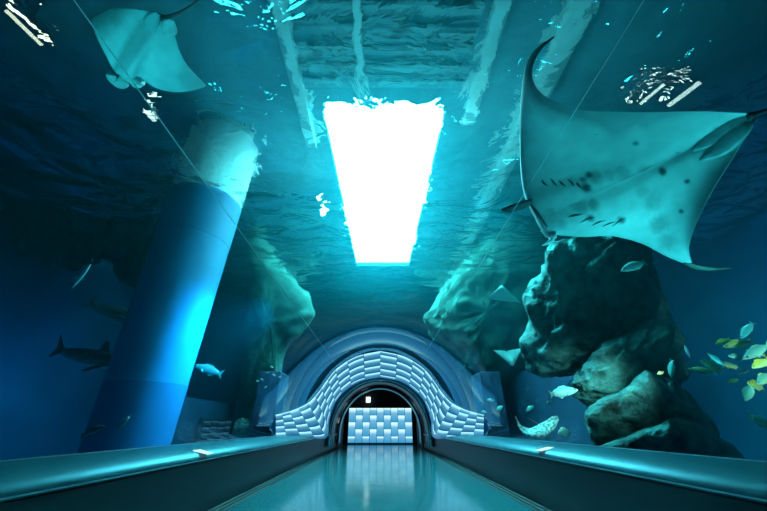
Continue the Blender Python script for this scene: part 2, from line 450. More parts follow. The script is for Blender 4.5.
for a, b in ((-TX, -4.12), (4.12, TX)): bm_box(bm, a, b, TYB, TYF, -.6, -.4)
tag(from_bm('floor_tank', bm, M['tank_paint'], smooth=False), 'blue floor of the tank', 'tank floor', kind='structure')
# retaining walls inside the tank
def slab_wall(name, pts, z, th, label):
    bm = bmesh.new()
    (ax, ay), (bx, by) = pts
    n = Vector((by-ay, -(bx-ax), 0)).normalized()*th
    q = [Vector((ax,ay,0)), Vector((bx,by,0)), Vector((bx,by,0))+n, Vector((ax,ay,0))+n]
    lo = [bm.verts.new((v.x, v.y, -.4)) for v in q]; hi = [bm.verts.new((v.x, v.y, z)) for v in q]
    for i in range(4): bm.faces.new((lo[i], lo[(i+1) % 4], hi[(i+1) % 4], hi[i]))
    bm.faces.new(hi); bm.faces.new(lo[::-1])
    tag(from_bm(name, bm, M['dark_paint'], smooth=False), label, 'retaining wall', kind='structure')
slab_wall('wall_low_right', ((6.9,11.2),(8.9,31)), 4.0, .5, 'low blue retaining wall right of the portal')
slab_wall('wall_low_left', ((-8.6,31),(-8.3,12.4)), 2.6, .5, 'low dark blue retaining wall behind the pillar')

# ceiling with the skylight
HS = ZC-EYE.z
def on_ceiling(px, py):
    d = ray(px, py); t = (ZC-EYE.z)/d.z
    return EYE + d*t
SKQ = [on_ceiling(*q) for q in ((322.5,111),(445.5,111),(409,266),(356.5,266))]
SY0, SY1 = SKQ[0].y, SKQ[2].y
bm = bmesh.new()
O = [Vector(v) for v in ((-TX,TYB,ZC),(TX,TYB,ZC),(TX,TYF,ZC),(-TX,TYF,ZC))]
lo = [bm.verts.new(v) for v in O]; li = [bm.verts.new((v.x, v.y, ZC)) for v in SKQ]
ho = [bm.verts.new(v+Vector((0,0,.3))) for v in O]; hi = [bm.verts.new((v.x, v.y, ZC+.3)) for v in SKQ]
for i in range(4):
    j = (i+1) % 4
    bm.faces.new((lo[i], lo[j], li[j], li[i])); bm.faces.new((ho[i], hi[i], hi[j], ho[j])); bm.faces.new((li[i], li[j], hi[j], hi[i]))
tag(from_bm('ceiling', bm, M['concrete'], smooth=False), 'teal hall ceiling above the water with a skylight opening', 'ceiling', kind='structure')
bm = bmesh.new()
lo = [bm.verts.new((v.x*1.03, v.y, ZC+.30)) for v in SKQ]; hi = [bm.verts.new((v.x*1.03, v.y, ZC+.36)) for v in SKQ]
bm.faces.new(lo); bm.faces.new(hi[::-1])
for i in range(4): bm.faces.new((lo[i], lo[(i+1) % 4], hi[(i+1) % 4], hi[i]))
tag(from_bm('window_3', bm, M['sky'], smooth=False), 'long blazing white skylight above the water', 'skylight', kind='structure')
for i, (x, y0, y1, w) in enumerate(((-.7,1.5,SY0-.5,.12), (3.35,1,SY0+.3,.2), (-2.9,2,SY0+1.5,.2), (5.6,1,21,.32))):
    o = box('ceiling_beam', -w, w, 0, y1-y0, -.35, 0, M['beam'], bevel=.02)
    o.location = (x, y0, ZC)
    tag(o, ['pale narrow ceiling beam left of the middle, ending short of the skylight','pale ceiling beam just right of the skylight','pale ceiling beam just left of the skylight','long pale ceiling beam above the big manta ray'][i], 'beam', 'ceiling beams over the water')
for i in range(9):
    y = 2.2 + i*.55
    o = box('ceiling_louvre', -2.9, 2.9, -.12, .12, -.2, 0, M['louvre'])
    o.location = (0, y, ZC)
    tag(o, 'pale crosswise louvre under the hall ceiling, seen through ripples', 'louvre', 'crosswise ceiling louvres')

# water
bm = bmesh.new()
s_ = 40
g = [[bm.verts.new((lerp(-TX, TX, i/s_), lerp(TYB, TYF, j/s_), ZW)) for j in range(s_+1)] for i in range(s_+1)]
for i in range(s_):
    for j in range(s_): bm.faces.new((g[i][j], g[i+1][j], g[i+1][j+1], g[i][j+1]))
tag(from_bm('water_surface', bm, M['surface']), 'rippling water surface high above the tunnel', 'water surface', kind='stuff')
bm = bmesh.new()
pr = [(-TX+.01,-.39),(-TX+.01,ZW-.02),(TX-.01,ZW-.02),(TX-.01,-.39),(4.37,-.39)] + arch_pts(0, PI, 40, 4.37) + [(-4.37,-.39)]
bm_prism(bm, pr, TYB+.01, TYF-.01)
bmesh.ops.triangulate(bm, faces=[f for f in bm.faces if len(f.verts) > 4])
tag(from_bm('water', bm, M['water'], smooth=False), 'hazy blue green water filling the tank', 'water', kind='stuff')

# pillar
PB = Vector((-6.78, 9.9, -.4)); PRB = .93
def up_to(px, py, z):
    d = ray(px, py); return EYE + d*((z-EYE.z)/d.z)
PT = up_to(206, 205, ZW); PRT = 1.22
pil = empty('pillar', PB, 'thick round blue pillar rising from the tank to the surface', 'pillar')
def col(name, za, zb, mat, extra=0, seg=72):
    bm = bmesh.new(); rings = []
    for z in (za, zb):
        k = (z-PB.z)/(PT.z-PB.z); c = PB.lerp(PT, k)-PB; r = lerp(PRB, PRT, k)+extra
        rings.append([bm.verts.new((c.x+r*math.cos(2*PI*i/seg), c.y+r*math.sin(2*PI*i/seg), c.z)) for i in range(seg)])
    A, B = rings
    for i in range(seg): bm.faces.new((A[i], A[(i+1) % seg], B[(i+1) % seg], B[i]))
    bm.faces.new([bm.verts.new(v.co) for v in A[::-1]]); bm.faces.new([bm.verts.new(v.co) for v in B])
    o = from_bm(name, bm, mat, pil)
    for p in o.data.polygons:
        if len(p.vertices) > 4: p.use_smooth = False
    return o
col('shaft', -.4, 7.2, M['pillar'])
col('base_shade', -.4, 2.55, principled('pillar_base_shade', (.018,.17,.36), .6, var=.15, scale=.8), .012)  # darker colour paints in the ledge's shadow on the pillar foot
col('top_band', 7.2, ZW+.05, M['pillar'], .008)
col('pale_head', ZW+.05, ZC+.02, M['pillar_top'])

# ------------------------------------------------------------------ lamps
def flood(pa, pb, w, label, mat, z=ZC-.5):
    A, B = [EYE + ray(*q)*((z-EYE.z)/ray(*q).z) for q in (pa, pb)]
    l = (B-A).length
    root = empty('flood_lamp', (A+B)/2, label, 'lamp', 'flood lamps under the hall ceiling')  # the one below the grey teal ray stands in for a ripple glint
    root.rotation_euler.z = math.atan2(B.y-A.y, B.x-A.x) - PI/2
    box('housing', -w/2-.05, w/2+.05, -l/2-.05, l/2+.05, .01, .2, M['black'], root, bevel=.02)
    box('lens', -w/2, w/2, -l/2, l/2, -.03, .01, mat, root)
    box('hanger', -.03, .03, -.03, .03, .2, .52, M['black'], root)
flood((640,104), (664,84), .10, 'bright flood lamp above the raised wing of the big manta ray, left of another', M['lamp'])
flood((668,106), (700,82), .17, 'brightest flood lamp above the water, right of another over the big manta ray', M['lamp'])
flood((146,111), (155,121), .16, 'small dim glint on the water below the grey teal ray, made by an added lamp', M['lamp'])  # lamp added to stand in for a ripple glint
flood((6,10), (42,45), .10, 'narrow warm strip lamp above the water in the upper left corner', M['lamp_warm'])

def area(name, loc, target, size, power, col, size_y=None, spread=None):
    l = bpy.data.lights.new(name, 'AREA'); l.energy = power; l.color = col; l.size = size
    if size_y: l.shape = 'RECTANGLE'; l.size_y = size_y
    if spread: l.spread = math.radians(spread)
    o = bpy.data.objects.new(name, l); COL.objects.link(o); o.location = loc
    o.rotation_euler = (Vector(target)-Vector(loc)).to_track_quat('-Z', 'Y').to_euler()
    return o
BL = (.0,.42,1.0); TE = (.05,.9,1.0)
area('tank_lamp_pillar', (-3.7, 10.2, 5.0), (-7.0, 9.9, 2.6), .8, 250, (.0,.5,1.0), spread=110)
area('tank_lamp_left', (-10.5, 10.5, 2.5), (-14.8, 12, .3), 1.2, 170, BL)
area('fill_rocks', (3.2, 8.6, 8.4), (7.5, 9.2, 2.5), 1.5, 260, TE, spread=100)  # unseen fill light added for the boulders' upper edges
area('fill_beam', (3.2, 8, 9.3), (5.6, 9.5, 12), .8, 60, (.35,1,.95))  # unseen light added to brighten the long ceiling beam
area('fill_pillar_head', (-2.8, 12.2, 10.4), (-6.6, 8.6, 10.2), .4, 70, (.55,1,.92))  # unseen light added to brighten the pillar's pale head
area('tank_lamp_right', (11.5, 7, 7.0), (14.8, 8.5, 0), 1.5, 60, BL)

w = bpy.data.worlds.new('world'); S.world = w; w.use_nodes = True
w.node_tree.nodes['Background'].inputs[0].default_value = (.01,.04,.07,1)
w.node_tree.nodes['Background'].inputs[1].default_value = .3

# ------------------------------------------------------------------ rocks
def fbm(p, oct=4):
    v, a, f = 0, 1, 1
    for _ in range(oct):
        v += a*noise.noise(p*f); a *= .5; f *= 2.03
    return v
def rock(outline, t0, th, amp, label, mat, freq=.9, slant=None, n1=150, n2=80, group=None, name='rock', cat='rock'):
    """a boulder: outline seen from the walkway, own distance t0, half depth th"""
    n = len(outline)
    cx = sum(p[0] for p in outline)/n; cy_ = sum(p[1] for p in outline)/n
    base = P(cx, cy_, t0)
    fw = (base-EYE).normalized()
    pts = outline + [outline[0]]
    seed = Vector((cx*.37, cy_*.21, t0))
    bm = bmesh.new(); rows = []
    L = (slant or Vector((.8,.3,.6))).normalized()
    for j in range(n2+1):
        phi = PI*j/n2
        row = []
        for i in range(n1 if 0 < j < n2 else 1):
            ex, ey = curve_at(pts, i/n1) if 0 < j < n2 else (cx, cy_)
            k = max(0, math.sin(phi))**.7
            q = P(lerp(cx, ex, k), lerp(cy_, ey, k), t0)
            c = math.cos(phi); c = math.copysign(abs(c)**.8, c)
            q = q - fw*(c*th)
            d = (q-base).normalized()
            g = q*freq + seed
            along = L*g.dot(L)
            gs = along*.35 + (g-along)*1.7                # strata run along L
            ridge = 1-abs(noise.noise(gs*.9))*2
            q = q + d*amp*(fbm(gs)*.75 + ridge*.55 + (1-abs(noise.noise(gs*2.6))*2)*.30 + fbm(g*4, 4)*.30)
            row.append(bm.verts.new(q-base))
        rows.append(row)
    for j in range(n2):
        A, B = rows[j], rows[j+1]
        for i in range(n1):
            k = (i+1) % n1
            if len(A) == 1: bm.faces.new((A[0], B[i], B[k]))
            elif len(B) == 1: bm.faces.new((A[i], A[k], B[0]))
            else: bm.faces.new((A[i], A[k], B[k], B[i]))
    o = from_bm(name, bm, mat)
    o.location = base
    return tag(o, label, cat, group)
RG = 'boulders beyond the right parapet'
SL = Vector((.55,.2,.55))
rock([(530,350),(534,305),(547,268),(575,245),(615,238),(645,252),(654,290),(668,340),(672,400),(668,448),(620,450),(606,410),(592,372),(562,374),(542,372)], 9.6, 1.3, .35, 'large dark boulder behind the white belly of the big manta ray, highest of the boulders', M['rock'], slant=SL, group=RG)
rock([(572,384),(588,362),(610,345),(640,328),(664,328),(678,346),(684,372),(662,388),(640,402),(608,408),(582,400)], 8.2, .9, .24, 'slanting boulder just under the highest boulder, above the pointed one', M['rock'], slant=SL, group=RG)
rock([(590,414),(604,400),(627,389),(650,380),(670,386),(690,410),(704,430),(698,444),(660,450),(620,450),(594,438)], 7.1, .8, .2, 'pointed boulder with a pale upper edge, between the slanting boulder and the low flat one', M['rock'], slant=SL, group=RG)
rock([(598,448),(640,433),(662,424),(690,428),(728,443),(744,462),(700,474),(640,472),(600,466)], 6.4, .6, .14, 'low flat boulder lying right behind the right parapet ledge', M['rock'], slant=SL, group=RG)
M['rock_reflection'] = principled('rock_reflection', (.05,.19,.15), .9, var=.5, scale=1.2, bump=.6, bscale=3)  # greenish reflections on the water surface, built as rock shapes
rock([(428,318),(446,290),(470,264),(498,236),(522,218),(545,250),(562,335),(520,366),(486,390),(468,378),(455,352),(440,340)], 19, 1.8, .40, 'hazy green rock reflection, built as a rock mass right of the portal vault', M['rock_reflection'], freq=.8, n1=120, n2=60)
rock([(246,240),(258,236),(275,258),(295,285),(312,310),(300,332),(282,352),(276,425),(240,428),(240,380),(250,330),(250,285)], 18, 1.3, .35, 'hazy green rock reflection, built as a rock ridge left of the portal vault', M['rock_reflection'], freq=.4, n1=70, n2=34)
rock([(236,424),(241,420),(248,421),(252,428),(252,446),(246,452),(238,450),(235,440)], 13.5, .5, .12, 'knobbly coral head beside the pier left of the portal', M['coral'], freq=2, n1=50, n2=26, name='coral_head', cat='coral')
DG = 'dark reflections beyond the pillar, built as rocks'
M['dark_reflection'] = principled('dark_reflection', (.035,.075,.08), .95, var=.7, scale=1.5, bump=.8, bscale=4)  # dark reflections on the water surface, built as rock shapes
rock([(-30,130),(20,95),(70,110),(95,140),(108,190),(98,250),(60,262),(10,235),(-40,200)], 13.2, 1.2, .7, 'huge dark reflection in the upper left below the small ray, built as a rock', M['dark_reflection'], freq=.5, group=DG)
rock([(112,200),(140,170),(172,182),(190,215),(175,255),(150,290),(125,270),(112,235)], 14, 1.4, .6, 'dark reflection beside the upper left edge of the blue pillar, built as a rock', M['dark_reflection'], freq=.5, group=DG)

# ------------------------------------------------------------------ rays
def attr_mesh(name, verts, faces, cols, mat, parent):
    me = bpy.data.meshes.new(name); me.from_pydata(verts, [], faces)
    ca = me.color_attributes.new('Pigment', 'FLOAT_COLOR', 'POINT')
    for i, c in enumerate(cols): ca.data[i].color = (*c, 1)
    for p in me.polygons: p.use_smooth = True
    me.update()
    return link(name, me, mat, parent)
M['ray_skin'] = principled('ray_skin', (1,1,1), .55, attr='Pigment', var=.10, scale=5, bump=.05, bscale=20)
M['fin_dark'] = principled('fin_dark', (.03,.06,.07), .6, var=.3, scale=8)
M['fin_pale'] = principled('fin_pale', (.34,.50,.49), .6, var=.2, scale=8)
M['fin_tip'] = principled('fin_tip', (.6,.75,.72), .6, var=.2, scale=8)
M['slit'] = principled('gill_slit_dark', (.05,.09,.10), .8)
def ray_body(root, stations, th, wing, nu, nv, pig, uc=.5, bw=.15, back=(.03,.06,.075)):
    """stations: (LE px, LE py, LE t, TE px, TE py, TE t) from wing tip to wing tip; returns the belly lookup"""
    base = root.location.copy()
    eye_dir = []
    mid = [[None]*(nv+1) for _ in range(nu+1)]; pxs = [[None]*(nv+1) for _ in range(nu+1)]
    for i in range(nu+1):
        s = curve_at(stations, i/nu)
        for j in range(nv+1):
            v = j/nv
            x, y, t = lerp(s[0], s[3], v), lerp(s[1], s[4], v), lerp(s[2], s[5], v)
            mid[i][j] = P(x, y, t); pxs[i][j] = (x, y)
    verts, cols, idx = [], [], {}
    look = []
    for side in (1, -1):
        for i in range(nu+1):
            for j in range(nv+1):
                u, v = i/nu, j/nv
                border = i in (0, nu) or j in (0, nv)
                if side < 0 and border: idx[side, i, j] = idx[1, i, j]; continue
                a = mid[min(i+1, nu)][j]-mid[max(i-1, 0)][j]; b = mid[i][min(j+1, nv)]-mid[i][max(j-1, 0)]
                n = a.cross(b)
                n = n.normalized() if n.length > 1e-9 else Vector((0,0,1))
                if n.dot(EYE-mid[i][j]) < 0: n = -n
                prof = max(0, math.sin(PI*v**.62))**.8 if 0 < v < 1 else 0
                body = math.exp(-((u-uc)/bw)**2)
                h = (th*body*(1-v)**.8 + wing*(1-.5*v))*prof*min(1, 6*u, 6*(1-u))
                q = mid[i][j] + n*h*side*(1 if side > 0 else 1.1)
                idx[side, i, j] = len(verts); verts.append(q-base)
                c = pig(u, v, *pxs[i][j]) if side > 0 else back
                cols.append(c)
                if side > 0: look.append((pxs[i][j][0], pxs[i][j][1], q, n))
    faces = []
    for side in (1, -1):
        for i in range(nu):
            for j in range(nv):
                f = (idx[side,i,j], idx[side,i+1,j], idx[side,i+1,j+1], idx[side,i,j+1])
                f = f if side > 0 else f[::-1]
                if len(set(f)) == 4: faces.append(f)
    o = attr_mesh('body', verts, faces, cols, M['ray_skin'], root)
    bm = bmesh.new(); bm.from_mesh(o.data); bmesh.ops.recalc_face_normals(bm, faces=bm.faces[:]); bm.to_mesh(o.data); bm.free()
    for p in o.data.polygons: p.use_smooth = True
    def at(px, py):
        best = min(look, key=lambda e: (e[0]-px)**2+(e[1]-py)**2)
        return best[2], best[3]
    return at
def leaf(name, pts, rad, mat, parent, flat=.25, axis=None):
    if axis is None and flat < .3: axis = (EYE-pts[1]).normalized()
    bm = bmesh.new(); off = parent.location
    sm = [Vector(curve_at([tuple(p) for p in pts], k/14)) - off for k in range(15)]
    rr = [curve_at([(r,) for r in rad], k/14)[0] for k in range(15)]
    bm_tube(bm, sm, [max(r, .004) for r in rr], 10, flat, axis)
    return from_bm(name, bm, mat, parent)

# the big manta ray
ST = [(554,36,4.72,555,37,4.72),(541,45,4.78,543,48,4.75),(531,56,4.86,535.5,59,4.78),(525.5,72,4.97,532,73,4.8),(522.5,88,5.1,537,88,4.8),(520.5,108,5.3,552,100,4.75),
      (520,130,5.55,584,110,4.68),(520,160,5.8,636,112,4.6),
      (523,190,6.0,690,111,4.5),(528,205,6.05,735,112,4.42),(534,217,6.1,757,115,4.4),(545,232,6.1,752,126,4.42),(575,236,6.0,733,158,4.6),
      (608,235,5.9,712,192,4.8),(640,243,5.8,697,222,5.0),(668,257,5.7,689,246,5.25),(690,266,5.6,692,263,5.55)]
SPOTS = [(586,171,3.2,.9),(582,183,4.2,.9),(580,176,2.6,.7),(634,140,2.6,.9),(661,172,3.4,.95),(687,181,2.6,.9),(587,215,3.2,.85),(618,216,3.6,.9),(682,211,2.2,.85),
         (605,127,1.6,.7),(596,132,1.4,.6),(675,150,2,.5),(592,173,6,.45),(618,168,7,.4),(641,166,6,.4),(606,170,5,.3),(578,205,7,.45),(590,203,5,.5),(570,203,4,.35),
         (652,200,9,.35),(660,222,9,.4),(668,240,8,.35),(640,190,6,.25),(548,210,5,.3),(560,222,4,.25),(700,140,4,.4),(715,128,3,.4)]
def manta_pig(u, v, x, y):
    pale = Vector((.50,.66,.63)); dark = Vector((.03,.07,.085))
    k = 0
    for sx, sy, r, w in SPOTS:
        dd = math.hypot(x-sx, (y-sy)*1.15)/r
        dd += .35*noise.noise(Vector((x*.25, y*.25, sx)))
        k = max(k, min(1, w*1.15)*max(0, min(1, 1.6-dd)))
    if u < .58:                                          # dusky trailing margin of the raised wing, partly its shading painted in
        m = max(0, min(1, (v-.42+.12*noise.noise(Vector((x*.04, y*.04, 3))))/.35))
        k = max(k, .75*m*min(1, (.58-u)/.10))
    if u > .66:
        m = max(0, min(1, (v-.80)/.15)); k = max(k, .35*m)
    k = max(k, .85*max(0, min(1, (.13-u)/.08)))        # dark wing tips
    k = max(k, .15*max(0, noise.noise(Vector((x*.06, y*.06, 1)))))
    return tuple(pale.lerp(dark, k))
mroot = empty('manta_ray', P(625, 165, 5.3), 'huge pale-bellied manta ray with dark spots gliding over the right side of the tunnel', 'manta ray')
at = ray_body(mroot, ST, .34, .05, 200, 110, manta_pig, 10/16, .17)
def snap(px, py, lift=.01):
    q, n = at(px, py); return q + n*lift
leaf('cephalic_fin', [P(529,203,6.0), P(519,206,5.95), P(510,209,5.9), P(501,210,5.9)], [.12,.13,.12,.03], M['fin_dark'], mroot, .45)
leaf('cephalic_fin', [P(545,227,6.05), P(552,235,6.0), P(551,241,5.98), P(543,245,5.95)], [.13,.13,.10,.03], M['fin_tip'], mroot, .45)
leaf('curled_wing_tip', [P(684,262,5.6), P(697,267,5.57), P(713,269,5.53), P(731,268,5.5)], [.03,.07,.06,.012], principled('curled_tip', (.12,.12,.09), .5, var=.3, scale=9), mroot, .35)
leaf('tail', [P(748,117,4.42), P(762,112,4.40), P(790,104,4.37), P(830,88,4.3)], [.06,.035,.02,.008], M['fin_dark'], mroot, 1)
leaf('pelvic_fin', [snap(692,152,.0), snap(712,136,.03), snap(735,120,.03), snap(752,116,.0)], [.02,.13,.13,.02], M['fin_pale'], mroot, .2)
leaf('pelvic_fin', [snap(700,160,.0), snap(722,148,.03), snap(742,130,.03), snap(754,120,.0)], [.02,.11,.12,.02], M['fin_pale'], mroot, .22)
for (a, b, c, d) in ((541,178,546,184),(549,176,556,184),(557,177,563,184),(566,177,571,183),(574,179,578,184)):
    leaf('gill_slit', [snap(a,b,.0), snap((a+c)/2,(b+d)/2,.006), snap(c,d,.0)], [.004,.018,.004], M['slit'], mroot, .4)
for (a, b, c, d) in ((566,216,580,212),(577,219,591,214),(588,222,602,216),(599,223,612,217),(609,222,622,214)):
    leaf('gill_slit', [snap(a,b,.0), snap((a+c)/2,(b+d)/2,.006), snap(c,d,.0)], [.004,.014,.004], M['slit'], mroot, .4)
leaf('mouth', [snap(527,200,.0), snap(536,212,.02), snap(546,226,.0)], [.01,.03,.01], M['slit'], mroot, .5)

# the smaller ray in the upper left corner
ST2 = [(91,20,4.3,93,17,4.3),(96,36,4.35,112,9,4.25),(104,52,4.5,129,8,4.2),(112,68,4.7,144,10,4.2),(117,77,4.8,153,12,4.2),(129,80,4.85,161,14,4.2),
       (141,79,4.85,168,18,4.2),(156,88,4.9,174,32,4.3),(173,92,5.0,179,49,4.45),(190,91,5.1,187,65,4.7),(205,87,5.2,206,85,5.2)]
def small_pig(u, v, x, y):
    k = .25*max(0, noise.noise(Vector((x*.08, y*.08, 5)))) + .5*max(0, min(1, (.3-u)/.3))
    return tuple(Vector((.34,.56,.56)).lerp(Vector((.04,.10,.12)), k))
r2 = empty('ray', P(145, 50, 4.6), 'grey teal ray with a blunt two-lobed snout in the upper left corner', 'ray')
at = ray_body(r2, ST2, .22, .03, 90, 60, small_pig)
leaf('snout', [snap(118,72,0), snap(121,78,.03), P(127,83,4.78)], [.12,.14,.06], M['fin_pale'], r2, .6)
leaf('snout', [snap(136,74,0), snap(136,79,.03), P(133,84,4.78)], [.12,.14,.06], M['fin_pale'], r2, .6)
leaf('pelvic_fin', [snap(156,32,0), snap(153,23,.02), P(158,13,4.15)], [.03,.10,.03], principled('pelvic_grey', (.2,.4,.42), .6), r2, .3)
leaf('pelvic_fin', [snap(166,36,0), snap(170,28,.02), P(172,20,4.15)], [.03,.10,.03], M['fin_pale'], r2, .3)
leaf('tail', [snap(163,20,0), P(173,16,4.15), P(186,9,4.1), P(203,-3,4.0)], [.04,.025,.015,.006], M['fin_dark'], r2, 1)

def small_ray(label, tip1, head, tip2, base, t, spots, tail_px, dt=(0,0,0,0), pale=(.55,.72,.68)):
    def mixp(a, b, k): return (lerp(a[0], b[0], k), lerp(a[1], b[1], k))
    st = []
    for k in (0, .25, .5, .75, .93): 
        le = mixp(tip1, head, k); te = mixp(tip1, base, k**1.25)
        st.append((*le, t+lerp(dt[0], dt[1], k), *te, t+lerp(dt[0], dt[3], k)))
    for k in (.93, .75, .5, .25, 0):
        le = mixp(tip2, head, k); te = mixp(tip2, base, k**1.25)
        st.append((*le, t+lerp(dt[2], dt[1], k), *te, t+lerp(dt[2], dt[3], k)))
    root = empty('ray', P((tip1[0]+tip2[0])/2, (head[1]+base[1])/2, t), label, 'ray')
    def pg(u, v, x, y):
        n_ = noise.noise(Vector((x*.55, y*.55, 2)))
        k = max(0, min(1, (n_-.05)*4))*.8 if spots else .15*abs(n_)
        return tuple(Vector(pale).lerp(Vector((.03,.08,.1)), k))
    a = ray_body(root, st, .10, .015, 48, 28, pg)
    b = P(*base, t+dt[3]); e = P(*tail_px, t+dt[3]+.1)
    leaf('tail', [b, b.lerp(e, .5), e], [.03,.015,.005], M['fin_dark'], root, 1)
    return root
small_ray('small plain pale ray gliding between the portal and the highest boulder', (493,350), (513,367), (522,348), (507,351), 9.7, False, (500,345), (0,-.1,.0,.1))
small_ray('pale ray shape high up, left of the highest boulder and above the small plain ray', (487,299), (502,285), (521,303), (505,301), 12, False, (512,306), (0,-.2,.2,.2))
r3 = empty('ray', P(538, 428, 8.8), 'dark-mottled ray with one wing raised, swimming just above the right parapet', 'ray')
def mottled(u, v, x, y):
    k = max(0, min(1, (noise.noise(Vector((x*.4, y*.5, 2)))+.02)*4))*.75
    return tuple(Vector((.62,.80,.76)).lerp(Vector((.03,.08,.1)), k))
at = ray_body(r3, [(515,415.5,9.0,515.5,416,9.0),(519,428,8.9,521,425,8.95),(526,435,8.8,530,428,8.95),(537,438,8.7,539,424,8.95),(547,436,8.7,547,420,8.95),(554,430,8.75,553,416,8.95),(559,420,8.9,558,416,8.95)],
              .12, .02, 60, 34, mottled)
leaf('tail', [P(538,425,8.95), P(533,421,9.05), P(524,417,9.2)], [.03,.015,.006], M['fin_dark'], r3, 1)

# ------------------------------------------------------------------ fish
def solid_fin(name, outline, th, mat, parent):
    """fin outline in the fish's own x-z plane, lens-thin solid"""
    bm = bmesh.new(); n = len(outline)
    cx = sum(p[0] for p in outline)/n; cz = sum(p[1] for p in outline)/n
    ring = [bm.verts.new((x, 0, z)) for x, z in outline]
    a = bm.verts.new((cx, th, cz)); b = bm.verts.new((cx, -th, cz))
    for i in range(n):
        bm.faces.new((ring[i], ring[(i+1) % n], a)); bm.faces.new((ring[(i+1) % n], ring[i], b))
    return from_bm(name, bm, mat, parent, smooth=False)
def fish_meshes(kind):
    """unit-length fish along +x (snout at +.5); returns {part: mesh data builder}"""
    pass
def build_fish(root, h, w, mats, shark=False):
    body_m, fin_m, belly = mats
    N_, K = 20, 16
    bm = bmesh.new(); rings = []
    for i in range(N_+1):
        s = i/N_                                    # 0 tail root .. 1 snout
        x = lerp(-.36, .5, s)
        prof = max(0, math.sin(PI*min(1, s*.90+.085)**.9))**.75
        prof = max(prof, .13 if s < .3 else .02)
        zc = .02*math.sin(PI*s)*(1 if not shark else .2)
        rings.append([bm.verts.new((x, w*.5*prof*math.sin(2*PI*k/K), zc + h*.5*prof*math.cos(2*PI*k/K))) for k in range(K)])
    for A, B in zip(rings, rings[1:]):
        for k in range(K): bm.faces.new((A[k], A[(k+1) % K], B[(k+1) % K], B[k]))
    bm.faces.new(rings[0][::-1]); bm.faces.new(rings[-1])
    from_bm('body', bm, body_m, root)
    if shark:
        solid_fin('tail_fin', [(-.33,.02),(-.40,.05),(-.52,.17),(-.46,.02),(-.49,-.09),(-.40,-.03),(-.33,-.02)], .008, fin_m, root)
        solid_fin('dorsal_fin', [(.10,h*.42),(.02,h*.5+.11),(-.02,h*.5+.10),(-.03,h*.36)], .01, fin_m, root)
        for s in (1, -1):
            o = solid_fin('pectoral_fin', [(.22,-.02),(.12,-.19),(.07,-.19),(.12,-.02)], .01, fin_m, root)
            o.location = (0, s*w*.40, -h*.15); o.rotation_euler.x = s*.9
    else:
        solid_fin('tail_fin', [(-.32,.035),(-.38,.05),(-.50,.15),(-.46,.05),(-.44,0),(-.46,-.05),(-.50,-.15),(-.38,-.05),(-.32,-.035)], .008, fin_m, root)
        solid_fin('dorsal_fin', [(.20,h*.40),(.10,h*.5+.06),(-.10,h*.45+.06),(-.24,h*.22+.03),(-.24,h*.18),(0,h*.40)], .008, fin_m, root)
        solid_fin('anal_fin', [(-.02,-h*.42),(-.12,-h*.42-.06),(-.25,-h*.2-.03),(-.25,-h*.15),(-.1,-h*.34)], .008, fin_m, root)
        for s in (1, -1):
            o = solid_fin('pectoral_fin', [(.20,0),(.10,-.09),(.05,-.08),(.12,.01)], .006, fin_m, root)
            o.location = (0, s*w*.47, -h*.10); o.rotation_euler.x = s*.5
    for s in (1, -1):
        bm = bmesh.new(); bmesh.ops.create_uvsphere(bm, u_segments=10, v_segments=6, radius=.026 if not shark else .012)
        o = from_bm('eye', bm, M['black'], root); o.location = (.39, s*w*.27, h*.10)
def fish_mat(name, top, bot, zmid=0, soft=.1):
    m, nt, out = new_mat(name)
    b = nd(nt, 'ShaderNodeBsdfPrincipled'); b.inputs['Roughness'].default_value = .38
    tc = nd(nt, 'ShaderNodeTexCoord'); sp = nd(nt, 'ShaderNodeSeparateXYZ'); nt.links.new(tc.outputs['Object'], sp.inputs[0])
    n = nd(nt, 'ShaderNodeTexNoise', Scale=14); nt.links.new(tc.outputs['Object'], n.inputs['Vector'])
    ad = nd(nt, 'ShaderNodeMath', operation='MULTIPLY_ADD'); ad.inputs[1].default_value = .12; nt.links.new(n.outputs[0], ad.inputs[0]); nt.links.new(sp.outputs[2], ad.inputs[2])
    r = nd(nt, 'ShaderNodeMapRange'); r.inputs['From Min'].default_value = zmid-soft+.06; r.inputs['From Max'].default_value = zmid+soft+.06
    nt.links.new(ad.outputs[0], r.inputs[0])
    mx = nd(nt, 'ShaderNodeMix', data_type='RGBA'); mx.inputs[6].default_value = (*bot, 1); mx.inputs[7].default_value = (*top, 1)
    nt.links.new(r.outputs[0], mx.inputs[0]); nt.links.new(mx.outputs[2], b.inputs['Base Color']); nt.links.new(b.outputs[0], out.inputs[0])
    return m
